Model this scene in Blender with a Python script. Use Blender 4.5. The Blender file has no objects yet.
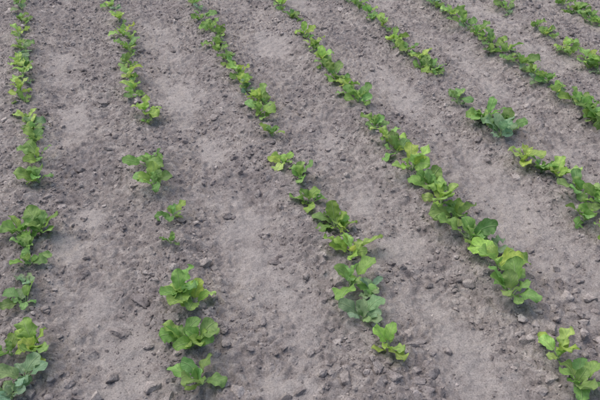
import bpy, math, numpy as np
from mathutils import Vector

SC = bpy.context.scene
COL = SC.collection
SC.view_settings.view_transform = 'Standard'
SC.view_settings.look = 'None'
SC.view_settings.exposure = 0

# ------------------------------------------------------------ noise
_r = np.random.RandomState(7)
_ang = _r.rand(256, 256) * 2 * math.pi
_gx, _gy = np.cos(_ang), np.sin(_ang)

def pn(x, y, seed=0):
    x = np.asarray(x, float) + seed * 17.31
    y = np.asarray(y, float) + seed * 9.77
    ix = np.floor(x).astype(int); iy = np.floor(y).astype(int)
    fx = x - ix; fy = y - iy
    def g(a, b, dx, dy):
        aa = (ix + a) & 255; bb = (iy + b) & 255
        return _gx[aa, bb] * dx + _gy[aa, bb] * dy
    u = fx**3 * (fx * (fx * 6 - 15) + 10); v = fy**3 * (fy * (fy * 6 - 15) + 10)
    a = g(0, 0, fx, fy); b = g(1, 0, fx - 1, fy)
    c = g(0, 1, fx, fy - 1); d = g(1, 1, fx - 1, fy - 1)
    return ((a * (1 - u) + b * u) * (1 - v) + (c * (1 - u) + d * u) * v) * 1.5

def sstep(a, b, x):
    t = np.clip((x - a) / (b - a), 0, 1)
    return t * t * (3 - 2 * t)

ROW0, PITCH = -0.337, 0.4977

# field survey: photo point -> field position on the ground plane
def to_world(px, py):
    w = py + 300.0
    k = (px - 25) / (.267 * w)
    return ROW0 + PITCH * k, 1786 / w - 1.07 - .157 * k

def row_dist(x):
    k = (x - ROW0) / PITCH
    return np.abs(k - np.round(k)) * PITCH      # 0 on the row .. 0.25 mid

# trodden dry crust spots (x, y, rx, ry)
SPOTS = [(*to_world(270, 45), .11, .18), (*to_world(242, 228), .12, .08), (*to_world(88, 220), .07, .07), (*to_world(403, 250), .09, .09),
         (*to_world(130, 386), .09, .06), (*to_world(290, 386), .10, .06), (*to_world(470, 360), .08, .16), (*to_world(66, 250), .05, .09),
         (*to_world(510, 210), .08, .10), (*to_world(360, 205), .06, .10), (*to_world(405, 100), .08, .16), (*to_world(180, 100), .08, .2), (*to_world(75, 120), .07, .16), (*to_world(215, 150), .07, .12)]

def smooth_mask(x, y):
    rd = row_dist(x)
    wob = pn(x * 3, y * 1.2, 3) * 0.07 + pn(x * 11, y * 8, 4) * 0.04
    mid = sstep(0.05, 0.23, rd + wob)
    patch = sstep(-0.35, 0.70, pn(x * 2.6, y * 1.5, 5) + 0.6 * pn(x * 8, y * 6, 6) + 0.45 * pn(x * 22, y * 19, 7))
    m = mid * patch * .85
    jig = .5 * pn(x * 12, y * 12, 41) + .35 * pn(x * 30, y * 30, 42)
    for sx, sy, rx, ry in SPOTS:
        d = np.sqrt(((x - sx) / rx)**2 + ((y - sy) / ry)**2) + jig
        m = np.maximum(m, .95 * (1 - sstep(.55, 1.35, d)))
    return m

def ground(x, y):
    x = np.asarray(x, float); y = np.asarray(y, float)
    rd = row_dist(x); m = smooth_mask(x, y)
    wx = x + 0.02 * pn(x * 9, y * 9, 21); wy = y + 0.02 * pn(x * 9, y * 9, 22)
    h = 0.026 * np.exp(-(rd / 0.10)**2)
    h += 0.012 * pn(x * 2.3, y * 2.0, 1) + 0.009 * pn(x * 6, y * 5.0, 2) + 0.009 * pn(x * 13, y * 11, 12)
    rough = 1 - 0.70 * m
    h += rough * (0.014 * (np.abs(pn(wx * 14, wy * 14, 8)) - .25)
                  + 0.016 * (np.abs(pn(wx * 31, wy * 31, 9)) - .25)
                  + 0.012 * (np.abs(pn(wx * 62, wy * 62, 10)) - .25))
    h += 0.0030 * pn(x * 45, y * 45, 11) + .0018 * pn(x * 75, y * 75, 13)
    return h - 0.004 * m

# ------------------------------------------------------------ materials
def nodes_of(name):
    m = bpy.data.materials.new(name); m.use_nodes = True
    nt = m.node_tree; nt.nodes.clear()
    return m, nt, nt.nodes, nt.links

def soil_material(name, use_mask, gain=1.0):
    m, nt, N, L = nodes_of(name)
    out = N.new('ShaderNodeOutputMaterial'); bs = N.new('ShaderNodeBsdfPrincipled')
    bs.inputs['Roughness'].default_value = 0.95
    bs.inputs['Specular IOR Level'].default_value = 0.1
    L.new(bs.outputs[0], out.inputs[0])
    geo = N.new('ShaderNodeNewGeometry')
    def noise(scale, detail, rough=.6):
        n = N.new('ShaderNodeTexNoise'); n.inputs['Scale'].default_value = scale
        n.inputs['Detail'].default_value = detail; n.inputs['Roughness'].default_value = rough
        L.new(geo.outputs['Position'], n.inputs['Vector']); return n
    def ramp(src, stops):
        r = N.new('ShaderNodeValToRGB'); e = r.color_ramp.elements
        e[0].position, e[0].color = stops[0][0], (*stops[0][1], 1)
        e[1].position, e[1].color = stops[-1][0], (*stops[-1][1], 1)
        for p, c in stops[1:-1]:
            q = e.new(p); q.color = (*c, 1)
        L.new(src, r.inputs[0]); return r
    def mix(mode, fac, a, b):
        x = N.new('ShaderNodeMix'); x.data_type = 'RGBA'; x.blend_type = mode
        if isinstance(fac, float): x.inputs[0].default_value = fac
        else: L.new(fac, x.inputs[0])
        for s, i in ((a, 6), (b, 7)):
            if isinstance(s, tuple): x.inputs[i].default_value = (*s, 1)
            else: L.new(s, x.inputs[i])
        return x.outputs[2]
    g = gain
    big = noise(3.2, 4)
    mid = noise(24, 6, .7)
    fine = noise(190, 3, .7)
    c1 = ramp(mid.outputs[0], [(.32, (.22*g, .199*g, .195*g)), (.5, (.340*g, .311*g, .300*g)), (.68, (.49*g, .455*g, .435*g))])
    c2 = ramp(big.outputs[0], [(.35, (.90, .89, .90)), (.65, (1.10, 1.09, 1.07))])
    col = mix('MULTIPLY', 1.0, c1.outputs[0], c2.outputs[0])
    c3 = ramp(fine.outputs[0], [(.30, (.58, .58, .58)), (.5, (1, 1, 1)), (.72, (1.45, 1.43, 1.42))])
    col = mix('MULTIPLY', 0.85, col, c3.outputs[0])
    if use_mask:
        at = N.new('ShaderNodeAttribute'); at.attribute_name = 'crust'
        pale = mix('MULTIPLY', 0.7, (.50, .46, .435), c3.outputs[0])
        mm = N.new('ShaderNodeMath'); mm.operation = 'MULTIPLY'; mm.inputs[1].default_value = 0.62
        L.new(at.outputs['Fac'], mm.inputs[0])
        col = mix('MIX', mm.outputs[0], col, pale)
    else:
        at = N.new('ShaderNodeAttribute'); at.attribute_name = 'shade'
        r = ramp(at.outputs['Fac'], [(0, (.88, .86, .87)), (.55, (1.13, 1.12, 1.11)), (1, (1.7, 1.68, 1.65))])
        col = mix('MULTIPLY', 1.0, col, r.outputs[0])
    L.new(col, bs.inputs['Base Color'])
    b1 = N.new('ShaderNodeBump'); b1.inputs['Strength'].default_value = .9; b1.inputs['Distance'].default_value = .008
    n2 = noise(90, 7, .78); L.new(n2.outputs[0], b1.inputs['Height'])
    L.new(b1.outputs[0], bs.inputs['Normal'])
    return m

M_SOIL = soil_material('dry_soil', True)
M_CLOD = soil_material('soil_lump', False)
M_STONE = soil_material('pale_stone', False, 1.2)

def leaf_material():
    m, nt, N, L = nodes_of('leaf_green')
    out = N.new('ShaderNodeOutputMaterial'); bs = N.new('ShaderNodeBsdfPrincipled')
    bs.inputs['Roughness'].default_value = 0.52
    bs.inputs['Specular IOR Level'].default_value = 0.5
    tr = N.new('ShaderNodeBsdfTranslucent'); mx = N.new('ShaderNodeMixShader'); mx.inputs[0].default_value = .38
    L.new(bs.outputs[0], mx.inputs[1]); L.new(tr.outputs[0], mx.inputs[2]); L.new(mx.outputs[0], out.inputs[0])
    at = N.new('ShaderNodeAttribute'); at.attribute_name = 'tint'
    uv = N.new('ShaderNodeAttribute'); uv.attribute_name = 'blade'
    sp = N.new('ShaderNodeSeparateXYZ'); L.new(uv.outputs['Vector'], sp.inputs[0])
    def math_(op, a, b=None, c=None):
        x = N.new('ShaderNodeMath'); x.operation = op
        for i, s in enumerate((a, b, c)):
            if s is None: continue
            if isinstance(s, (int, float)): x.inputs[i].default_value = s
            else: L.new(s, x.inputs[i])
        return x.outputs[0]
    au = math_('ABSOLUTE', sp.outputs[0])
    mr = N.new('ShaderNodeMapRange'); L.new(au, mr.inputs[0])
    mr.inputs[1].default_value = 0.02; mr.inputs[2].default_value = 0.11; mr.inputs[3].default_value = 1; mr.inputs[4].default_value = 0
    ph = math_('SUBTRACT', math_('MULTIPLY', sp.outputs[1], 42), math_('MULTIPLY', au, 14))
    s = math_('SINE', ph)
    mr2 = N.new('ShaderNodeMapRange'); L.new(s, mr2.inputs[0])
    mr2.inputs[1].default_value = 0.75; mr2.inputs[2].default_value = 1.0; mr2.inputs[3].default_value = 0; mr2.inputs[4].default_value = .45
    vein = math_('MAXIMUM', mr.outputs[0], mr2.outputs[0])
    geo = N.new('ShaderNodeNewGeometry')
    n = N.new('ShaderNodeTexNoise'); n.inputs['Scale'].default_value = 70; n.inputs['Detail'].default_value = 5
    L.new(geo.outputs['Position'], n.inputs['Vector'])
    r = N.new('ShaderNodeValToRGB'); L.new(n.outputs[0], r.inputs[0])
    r.color_ramp.elements[0].position = .3; r.color_ramp.elements[0].color = (.68, .74, .66, 1)
    r.color_ramp.elements[1].position = .7; r.color_ramp.elements[1].color = (1.28, 1.18, 1.2, 1)
    a = N.new('ShaderNodeMix'); a.data_type = 'RGBA'; a.blend_type = 'MULTIPLY'; a.inputs[0].default_value = 1
    L.new(at.outputs['Color'], a.inputs[6]); L.new(r.outputs[0], a.inputs[7])
    b = N.new('ShaderNodeMix'); b.data_type = 'RGBA'
    L.new(math_('MULTIPLY', vein, .4), b.inputs[0]); L.new(a.outputs[2], b.inputs[6]); b.inputs[7].default_value = (.46, .60, .30, 1)
    L.new(b.outputs[2], bs.inputs['Base Color']); L.new(b.outputs[2], tr.inputs[0])
    bp = N.new('ShaderNodeBump'); bp.inputs['Strength'].default_value = .7; bp.inputs['Distance'].default_value = .003
    hh = math_('SUBTRACT', n.outputs[0], vein)
    L.new(hh, bp.inputs['Height']); L.new(bp.outputs[0], bs.inputs['Normal'])
    return m
M_LEAF = leaf_material()

def stem_material():
    m, nt, N, L = nodes_of('pale_stem')
    out = N.new('ShaderNodeOutputMaterial'); bs = N.new('ShaderNodeBsdfPrincipled')
    bs.inputs['Roughness'].default_value = 0.5
    L.new(bs.outputs[0], out.inputs[0])
    geo = N.new('ShaderNodeNewGeometry')
    n = N.new('ShaderNodeTexNoise'); n.inputs['Scale'].default_value = 90
    L.new(geo.outputs['Position'], n.inputs['Vector'])
    r = N.new('ShaderNodeValToRGB'); L.new(n.outputs[0], r.inputs[0])
    r.color_ramp.elements[0].position = .3; r.color_ramp.elements[0].color = (.24, .38, .15, 1)
    r.color_ramp.elements[1].position = .7; r.color_ramp.elements[1].color = (.40, .50, .27, 1)
    L.new(r.outputs[0], bs.inputs['Base Color'])
    return m
M_STEM = stem_material()

# ------------------------------------------------------------ mesh helper
def mesh_from(name, V, F, mats, smooth=True, attrs=None):
    V = np.asarray(V, np.float32); me = bpy.data.meshes.new(name)
    F = np.asarray(F, np.int32); k = F.shape[1]
    me.vertices.add(len(V)); me.vertices.foreach_set('co', V.ravel())
    me.loops.add(F.size); me.loops.foreach_set('vertex_index', F.ravel())
    me.polygons.add(len(F)); me.polygons.foreach_set('loop_start', np.arange(len(F), dtype=np.int32) * k)
    me.polygons.foreach_set('use_smooth', np.full(len(F), smooth))
    for m in mats: me.materials.append(m)
    for nm, (typ, arr) in (attrs or {}).items():
        a = me.attributes.new(nm, typ, 'POINT')
        key = {'FLOAT': 'value', 'FLOAT_COLOR': 'color', 'FLOAT_VECTOR': 'vector'}[typ]
        a.data.foreach_set(key, np.asarray(arr, np.float32).ravel())
    me.update(calc_edges=True); me.validate()
    return me

def add(name, me, parent=None, **props):
    o = bpy.data.objects.new(name, me); COL.objects.link(o)
    if parent: o.parent = parent
    for k, v in props.items(): o[k] = v
    return o

# ------------------------------------------------------------ ground sheet
def axis(a, b, step, far):
    core = np.arange(a, b, step)
    s = step; lo = [a]; hi = [core[-1]]
    while lo[-1] > a - far: s *= 1.09; lo.append(lo[-1] - s)
    s = step
    while hi[-1] < b + far: s *= 1.09; hi.append(hi[-1] + s)
    return np.concatenate([np.array(lo[1:])[::-1], core, np.array(hi[1:])])
gx = axis(-0.75, 3.7, .0052, 90); gy = axis(0.75, 5.3, .0058, 90)
X, Y = np.meshgrid(gx, gy)
Z = ground(X, Y)
nx, ny = len(gx), len(gy)
idx = np.arange(nx * ny).reshape(ny, nx)
F = np.stack([idx[:-1, :-1], idx[:-1, 1:], idx[1:, 1:], idx[1:, :-1]], -1).reshape(-1, 4)
me = mesh_from('ground', np.stack([X, Y, Z], -1).reshape(-1, 3), F, [M_SOIL],
               attrs={'crust': ('FLOAT', smooth_mask(X, Y))})
add('ground', me, kind='structure', label='dry crumbly grey-brown tilled soil with trampled strips')

# ------------------------------------------------------------ clods
def ico(sub):
    import bmesh
    bm = bmesh.new(); bmesh.ops.create_icosphere(bm, subdivisions=sub, radius=1)
    V = np.array([v.co[:] for v in bm.verts]); Fc = np.array([[v.index for v in f.verts] for f in bm.faces]); bm.free()
    return V, Fc
def clod(sub, rs, cuts=7, rough=.12, flat=.62):
    V, Fc = ico(sub); V = V.copy()
    o = rs.rand(3) * 50
    n = pn(V[:, 0] * 1.4 + o[0] + V[:, 2], V[:, 1] * 1.4 + o[1] - V[:, 2] * .7)
    V *= (1 + rough * 3 * n)[:, None]
    for _ in range(cuts):
        d = rs.normal(size=3); d /= np.linalg.norm(d); h = rs.uniform(.45, .8)
        s = V @ d; V -= np.outer(np.maximum(s - h, 0) * .95, d)
    n = pn(V[:, 0] * 5 + o[2] + V[:, 2] * 3, V[:, 1] * 5 + o[1] + V[:, 2] * 2)
    V *= (1 + rough * 1.3 * n)[:, None]
    V *= np.array([rs.uniform(.9, 1.4), rs.uniform(.8, 1.15), flat * rs.uniform(.8, 1.3)])
    return V, Fc

def scatter(n, sub, smin, smax, power, seed, keep_smooth):
    rs = np.random.RandomState(seed)
    x = rs.uniform(-.85, 3.8, n); y = rs.uniform(.7, 5.4, n)
    m = smooth_mask(x, y)
    clump = .5 + 1.1 * pn(x * 4, y * 3, 31) + .6 * pn(x * 14, y * 14, 32)
    p = (1 - (1 - keep_smooth) * m) * np.clip(clump + .35 * (row_dist(x) < .16), .06, 1)
    k = rs.rand(n) < p; x, y, m = x[k], y[k], m[k]; n = len(x)
    s = smin + (smax - smin) * rs.rand(n)**power
    s *= 1 - .4 * m
    variants = [clod(sub, rs, 5 if sub == 1 else 8) for _ in range(20)]
    vi = rs.randint(0, 20, n); ang = rs.uniform(0, 2 * math.pi, n)
    tilt = rs.normal(0, .5, n)
    z = ground(x, y) + s * rs.uniform(-.25, .3, n)
    Vs, Fs, Sh = [], [], []; off = 0
    for v in range(20):
        q = np.where(vi == v)[0]; V0, F0 = variants[v]
        c, sn = np.cos(ang[q])[:, None], np.sin(ang[q])[:, None]
        ct, st = np.cos(tilt[q])[:, None], np.sin(tilt[q])[:, None]
        ax = V0[None, :, 0]; ay = V0[None, :, 1] * ct - V0[None, :, 2] * st; az = V0[None, :, 1] * st + V0[None, :, 2] * ct
        sc = s[q][:, None]
        P = np.stack([(ax * c - ay * sn) * sc + x[q][:, None], (ax * sn + ay * c) * sc + y[q][:, None], az * sc + z[q][:, None]], -1)
        Vs.append(P.reshape(-1, 3))
        Fs.append((F0[None] + (np.arange(len(q)) * len(V0))[:, None, None] + off).reshape(-1, 3)); off += len(q) * len(V0)
        Sh.append(np.repeat(rs.beta(1.6, 2.0, len(q)), len(V0)))
    return np.concatenate(Vs), np.concatenate(Fs), np.concatenate(Sh)

parts = [scatter(3000, 3, .009, .025, 2.6, 10, .12), scatter(28000, 2, .004, .013, 2.2, 11, .25), scatter(120000, 1, .0018, .0052, 1.5, 12, .45)]
off = 0; VV = []; FF = []; SS = []
for V, Fc, S in parts:
    VV.append(V); FF.append(Fc + off); SS.append(S); off += len(V)
me = mesh_from('soil_crumbs', np.concatenate(VV), np.concatenate(FF), [M_CLOD], smooth=False, attrs={'shade': ('FLOAT', np.concatenate(SS))})
add('soil_crumbs', me, kind='stuff', label='loose crumbs and small lumps of dry grey soil')

C = [(138,300,.048,'d'),(110,378,.03,'c'),(160,262,.022,'c'),(62,330,.02,'c'),(92,352,.022,'c'),(70,386,.025,'c'),(150,388,.035,'s'),(222,300,.03,'c'),
(215,268,.02,'c'),(238,395,.03,'s'),(262,330,.022,'c'),(310,352,.026,'c'),(322,374,.024,'c'),(345,380,.03,'c'),(372,362,.022,'s'),(410,362,.026,'c'),(418,384,.03,'c'),
(398,372,.022,'s'),(432,376,.022,'c'),(446,352,.02,'c'),(440,392,.03,'c'),(380,388,.028,'c'),(520,326,.026,'s'),(536,316,.024,'c'),(548,338,.024,'c'),(566,296,.032,'s'),(590,300,.03,'s'),
(584,322,.026,'c'),(528,346,.022,'s'),(500,330,.02,'c'),(548,382,.026,'s'),(594,378,.040,'s'),(540,396,.028,'c'),(590,352,.024,'c'),(600,338,.026,'s'),(556,270,.022,'c'),(576,262,.024,'c'),
(530,250,.02,'c'),(428,285,.022,'c'),(408,262,.018,'s'),(472,316,.018,'c'),(455,282,.018,'c'),(392,232,.018,'c'),(282,214,.018,'c'),(262,234,.018,'c'),(274,262,.018,'c'),(305,280,.018,'c'),
(84,218,.018,'s'),(72,176,.018,'c'),(62,128,.018,'c'),(190,185,.02,'c'),(180,152,.016,'c'),(108,150,.016,'c'),(164,72,.018,'c'),(50,270,.02,'s'),(6,322,.022,'c'),(46,312,.018,'c'),
(346,176,.018,'c'),(470,148,.018,'c'),(515,118,.018,'s'),(560,142,.018,'c'),(460,60,.018,'c'),(372,72,.02,'c'),(300,150,.018,'c'),(328,150,.016,'s'),(120,332,.03,'c'),(150,345,.028,'c'),(170,318,.016,'s'),
(96,398,.03,'c'),(30,398,.024,'c'),(0,388,.022,'s'),(168,398,.026,'c'),(284,398,.026,'c'),(300,390,.02,'c'),(224,330,.02,'c'),(246,312,.02,'c'),(330,330,.018,'c'),(340,314,.018,'s'),
(210,310,.02,'s'),(232,318,.018,'c'),(226,346,.022,'c'),(216,358,.018,'c'),(142,290,.018,'s'),(160,305,.018,'c'),(148,322,.02,'c'),(330,300,.02,'c'),(336,342,.02,'s'),(412,346,.02,'c'),(404,354,.018,'s'),(426,364,.02,'s'),
(518,340,.02,'c'),(538,352,.022,'s'),(526,366,.022,'c'),(556,322,.02,'s'),(572,310,.024,'c'),(560,282,.02,'c'),(545,300,.02,'c'),(578,280,.02,'s'),
(388,364,.02,'s'),(394,384,.022,'s'),(428,392,.024,'s'),(416,372,.018,'s'),(366,376,.018,'s'),(354,366,.018,'c'),(532,332,.018,'s'),(512,352,.016,'s'),(582,338,.02,'s'),(596,312,.022,'s'),(552,308,.018,'s'),(566,334,.018,'c'),(576,350,.018,'s'),(226,388,.022,'s'),(206,318,.016,'s'),(330,284,.014,'s'),(324,262,.014,'s'),(250,300,.014,'s'),(60,340,.014,'s'),(52,384,.016,'s')]
rs = np.random.RandomState(77)
proto = {}
for kind, mat in (('c', M_CLOD), ('s', M_STONE), ('d', M_CLOD)):
    for i in range(6):
        V, Fc = clod(4, rs, 11, .10, .42 if kind == 'd' else .66)
        n = pn(V[:, 0] * 9 + V[:, 2] * 5 + i * 3, V[:, 1] * 9 - V[:, 2] * 4) + .5 * pn(V[:, 0] * 19 + V[:, 2] * 9 + i * 3, V[:, 1] * 19 - V[:, 2] * 11)
        V = V * (1 + (.07 if kind != 's' else .03) * n)[:, None]
        proto[kind, i] = mesh_from('soil_clod' if kind != 's' else 'stone', V, Fc, [mat], attrs={'shade': ('FLOAT', np.full(len(V), {'c': .4 + .07 * i, 's': .6, 'd': .1}[kind]))})
for px, py, r, kind in C:
    x, y = to_world(px, py)
    o = bpy.data.objects.new('stone' if kind == 's' else 'soil_clod', proto[kind, rs.randint(6)]); COL.objects.link(o)
    r *= .85
    o.scale = (r, r * rs.uniform(.8, 1), r); o.rotation_euler = (rs.normal(0, .2), rs.normal(0, .2), rs.uniform(0, 6.28))
    o.location = (x, y, float(ground(x, y)) + r * .02)
    if kind == 's': o['label'] = 'pale angular stone lying on grey soil'; o['category'] = 'stone'; o['group'] = 'stones on the field'
    elif kind == 'd': o['label'] = 'large flat dark soil clod lying beside seedlings'; o['category'] = 'clod'; o['group'] = 'soil clods on the field'
    else: o['label'] = 'rough grey soil clod lying on dry ground'; o['category'] = 'clod'; o['group'] = 'soil clods on the field'

# ------------------------------------------------------------ seedlings
def build_plant(rs, S, tone, n, upright=0.0):
    LV, LF, LT, LB = [], [], [], []; SV, SF = [], []
    lo = so = 0
    nu, nv = 9, 15
    us = np.linspace(-1, 1, nu); vs = np.sin(np.linspace(0, 1, nv) * math.pi / 2)
    base = {0: np.array([.285, .485, .125]), 1: np.array([.46, .68, .16]), 2: np.array([.31, .48, .25])}[tone]
    a0 = rs.rand() * 6.28
    for i in range(n):
        f = i / max(n - 1, 1)
        az = a0 + i * 2.4 + rs.normal(0, .4)
        d = np.array([math.cos(az), math.sin(az), 0.]); b = np.array([-d[1], d[0], 0.])
        size = (1.0 - .48 * f) * rs.uniform(.72, 1.15)
        Lb = S * .43 * size; P = S * .19 * rs.uniform(.6, 1.4) * (1 - .4 * f)
        W = Lb * rs.uniform(.38, .52)
        e0 = math.radians(rs.uniform(24, 66) + 20 * f + upright)
        bend = math.radians(rs.uniform(10, 90)); roll = rs.normal(0, .4)
        st = np.array([math.cos(az * 3), math.sin(az * 3), 0]) * S * .02
        pts = [st.copy()]; e = e0 + .3
        for t in range(5):
            pts.append(pts[-1] + (d * math.cos(e) + np.array([0, 0, math.sin(e)])) * P / 5); e -= .06
        rr = S * .013
        for j, p in enumerate(pts):
            r = rr * (1.1 - .1 * j)
            for q in range(6):
                a = q / 6 * 6.283
                nz = np.array([-d[0] * math.sin(e), -d[1] * math.sin(e), math.cos(e)])
                SV.append(p + b * math.cos(a) * r + nz * math.sin(a) * r * .8)
        for j in range(5):
            for q in range(6):
                SF.append([so + j * 6 + q, so + j * 6 + (q + 1) % 6, so + (j + 1) * 6 + (q + 1) % 6, so + (j + 1) * 6 + q])
        so += 36
        c = pts[-1].copy(); prev = 0
        lob = rs.uniform(.05, .14); lp = rs.rand() * 6; wv = rs.uniform(.10, .28) * W; wf = rs.uniform(9, 16); cup = rs.uniform(-.05, .45)
        lf = rs.uniform(15, 26)
        tint = base * rs.uniform(.65, 1.12) * (1 + .15 * f) * np.array([rs.uniform(.82, 1.15), 1, rs.uniform(.8, 1.3)])
        swerve = rs.normal(0, .35); pw = rs.uniform(.5, .85)
        for j, v in enumerate(vs):
            e = e0 - bend * v**1.3
            dd = d * math.cos(swerve * v) + b * math.sin(swerve * v)
            bb0 = np.array([-dd[1], dd[0], 0])
            T = dd * math.cos(e) + np.array([0, 0, math.sin(e)])
            c = c + T * Lb * (v - prev); prev = v
            n0 = -dd * math.sin(e) + np.array([0, 0, math.cos(e)])
            bb = bb0 * math.cos(roll) + n0 * math.sin(roll); nn = n0 * math.cos(roll) - bb0 * math.sin(roll)
            w = W * (v**pw * max(1 - v, 0)**.42) * 1.5 + S * .010 * (1 - v)
            for u in us:
                side = 1 if u > 0 else -1
                wl = w * (1 + (lob * math.sin(v * lf + lp + side * 1.3) - .05 * math.cos(v * 9 + lp)) * (v < .97))
                zz = cup * u * u * w + wv * math.sin(wf * v + side * 1.9 + lp) * abs(u)**1.5 * (v > .02)
                p = c + bb * u * wl + nn * zz
                p[2] = max(p[2], .006 + .002 * abs(u))
                LV.append(p); LB.append((u, v, 0)); LT.append((*np.minimum(tint * (1 + .12 * (1 - abs(u))), .8), 1))
        for j in range(nv - 1):
            for q in range(nu - 1):
                a = lo + j * nu + q
                LF.append([a, a + 1, a + nu + 1, a + nu])
        lo += nu * nv
    return np.array(LV), np.array(LF), np.array(LT), np.array(LB), np.array(SV), np.array(SF)

# (px,py,size m,tone,leaves)
P = [
(20,8,.12,0,5),(22,22,.12,0,5),(20,36,.12,0,5),(22,52,.14,0,6),(20,66,.13,0,6),(24,80,.12,1,5),(22,97,.14,0,6),
(28,122,.12,0,5),(34,136,.12,0,5),(36,148,.13,0,6),(40,165,.15,0,6),(40,188,.16,0,7),(22,240,.19,0,5),(42,238,.18,0,6),(28,254,.12,0,4),(30,270,.14,0,5),(28,292,.12,2,5),(28,308,.13,0,4),
(37,358,.18,1,6),(14,362,.12,0,4),(27,386,.14,2,5),(12,402,.14,2,5),
(106,-2,.12,0,5),(112,10,.12,0,5),(120,24,.12,0,5),(124,38,.13,0,6),(128,52,.13,0,6),(126,68,.12,0,6),(130,82,.12,0,5),(134,94,.12,0,5),(146,118,.14,0,5),
(150,174,.17,0,6),(156,196,.19,0,6),(174,224,.13,0,5),(172,252,.09,0,4),(182,306,.19,0,6),(194,312,.18,1,5),(202,350,.18,0,6),(184,346,.15,0,5),(200,390,.17,0,6),
(186,-2,.12,0,5),(194,10,.12,0,5),(202,22,.13,0,6),(212,34,.13,0,6),(218,48,.12,0,6),(228,62,.13,0,6),(238,76,.14,1,6),(246,90,.15,0,7),(258,102,.14,0,6),(260,116,.13,0,6),
(272,140,.12,0,5),(284,168,.13,1,5),(300,184,.15,0,6),(310,206,.16,0,6),(334,228,.16,0,5),(342,232,.12,1,5),(350,258,.19,1,6),(350,290,.18,0,6),(370,298,.13,2,5),(362,324,.15,2,5),(388,350,.14,1,5),
(270,-4,.12,0,5),(280,8,.12,0,5),(292,18,.12,0,6),(304,36,.12,0,5),(313,50,.13,0,6),(322,64,.13,0,6),(334,80,.14,0,6),(346,92,.13,0,6),(357,104,.13,0,6),
(374,132,.14,0,6),(386,148,.16,1,6),(396,160,.15,0,6),(412,178,.20,1,6),(428,194,.19,0,6),(440,208,.20,1,6),(456,224,.18,0,6),(468,248,.20,0,6),(484,252,.16,2,5),(496,276,.22,1,6),(507,308,.22,0,6),(555,366,.16,1,5),(572,394,.17,0,6),
(346,-2,.12,0,5),(356,8,.12,0,5),(368,18,.12,0,5),(382,30,.12,0,5),(394,42,.13,0,6),(406,54,.13,0,6),(420,64,.13,0,6),(434,72,.12,0,6),
(456,104,.13,0,5),(486,124,.18,0,6),(498,142,.21,2,7),(508,132,.15,0,5),(522,166,.18,1,5),(540,174,.17,0,5),(556,180,.16,1,5),(576,200,.21,0,6),(594,210,.19,0,6),(582,226,.16,0,5),
(424,2,.13,0,6),(436,10,.13,0,6),(450,18,.13,0,6),(462,28,.14,0,6),(476,38,.14,0,6),(490,48,.14,0,6),(504,56,.13,0,6),(520,68,.14,0,6),(532,78,.14,0,6),(546,86,.13,0,6),(556,98,.13,0,5),(572,106,.15,0,6),(584,116,.15,0,6),(598,126,.15,0,6),
(496,2,.12,0,5),(506,8,.12,0,5),(536,28,.12,0,5),(546,36,.12,0,5),(562,48,.13,1,6),(586,62,.15,0,6),(594,66,.13,0,6),
(562,4,.13,0,6),(576,10,.13,0,6),(590,18,.14,0,6),(600,24,.13,0,6),
]
rs = np.random.RandomState(33)
plants = []
for px, py, S, t, n in P:
    if py < 130:
        plants.append((px, py + 2, S * rs.uniform(1.1, 1.4), t if rs.rand() > .4 else 1, n + 2))
        plants.append((px + rs.uniform(0, 8), py + rs.uniform(5, 9), S * rs.uniform(.7, 1.15), 0 if rs.rand() > .25 else 2, n))
    else:
        plants.append((px, py, S * 1.12, t, n + 3))
spots = [(*to_world(px, py), S, t, n) for px, py, S, t, n in plants]
# the same rows carry on beside the surveyed part
for k, y0, y1 in ((-1, 1.0, 5.0), (4, .9, 1.75), (5, .9, 2.35), (6, 1.6, 2.9)):
    y = y0
    while y < y1:
        spots.append((ROW0 + k * PITCH + rs.normal(0, .015), y, rs.uniform(.13, .2), rs.choice([0, 0, 1]), 8)); y += rs.uniform(.12, .3)
for (x, y, S, t, n) in spots:
    LV, LF, LT, LB, SV, SF = build_plant(rs, S, int(t), n)
    z = float(ground(x, y)) - .004
    e = bpy.data.objects.new('leafy_seedling', None); COL.objects.link(e); e.location = (x, y, z); e.empty_display_size = .03
    e['category'] = 'seedling'; e['group'] = 'leafy seedlings sown in rows'
    e['label'] = {0: 'young green leafy vegetable seedling in dry crumbly soil', 1: 'bright yellow-green leafy seedling standing in dry soil', 2: 'dull blue-green leafy seedling low on dry soil'}[int(t)]
    add('foliage', mesh_from('foliage', LV, LF, [M_LEAF], attrs={'tint': ('FLOAT_COLOR', LT), 'blade': ('FLOAT_VECTOR', LB)}), e)
    add('stem', mesh_from('stem', SV, SF, [M_STEM]), e)

# ------------------------------------------------------------ light
el, rot = math.radians(65), math.radians(-40)
w = bpy.data.worlds.new('World'); SC.world = w; w.use_nodes = True
nt = w.node_tree; bg = nt.nodes['Background']
sky = nt.nodes.new('ShaderNodeTexSky'); sky.sky_type = 'NISHITA'; sky.sun_disc = False
sky.sun_elevation = el; sky.sun_rotation = rot
sky.dust_density = 4; sky.ozone_density = .8
nt.links.new(sky.outputs[0], bg.inputs[0]); bg.inputs[1].default_value = .15
sl = bpy.data.lights.new('sun', 'SUN'); sl.energy = 1.5; sl.angle = math.radians(80); sl.color = (1, .96, .91)
so = bpy.data.objects.new('sun', sl); COL.objects.link(so)
s = Vector((math.sin(rot) * math.cos(el), math.cos(rot) * math.cos(el), math.sin(el)))
so.rotation_euler = (-s).to_track_quat('-Z', 'Y').to_euler()

cam = bpy.data.cameras.new('camera'); cam.lens = 42.84; cam.sensor_width = 36; cam.clip_end = 500; cam.clip_start = .05
co = bpy.data.objects.new('camera', cam); COL.objects.link(co)
co.location = (0, 0, 1.6); co.rotation_euler = (math.radians(55), 0, math.radians(-17.5))
SC.camera = co
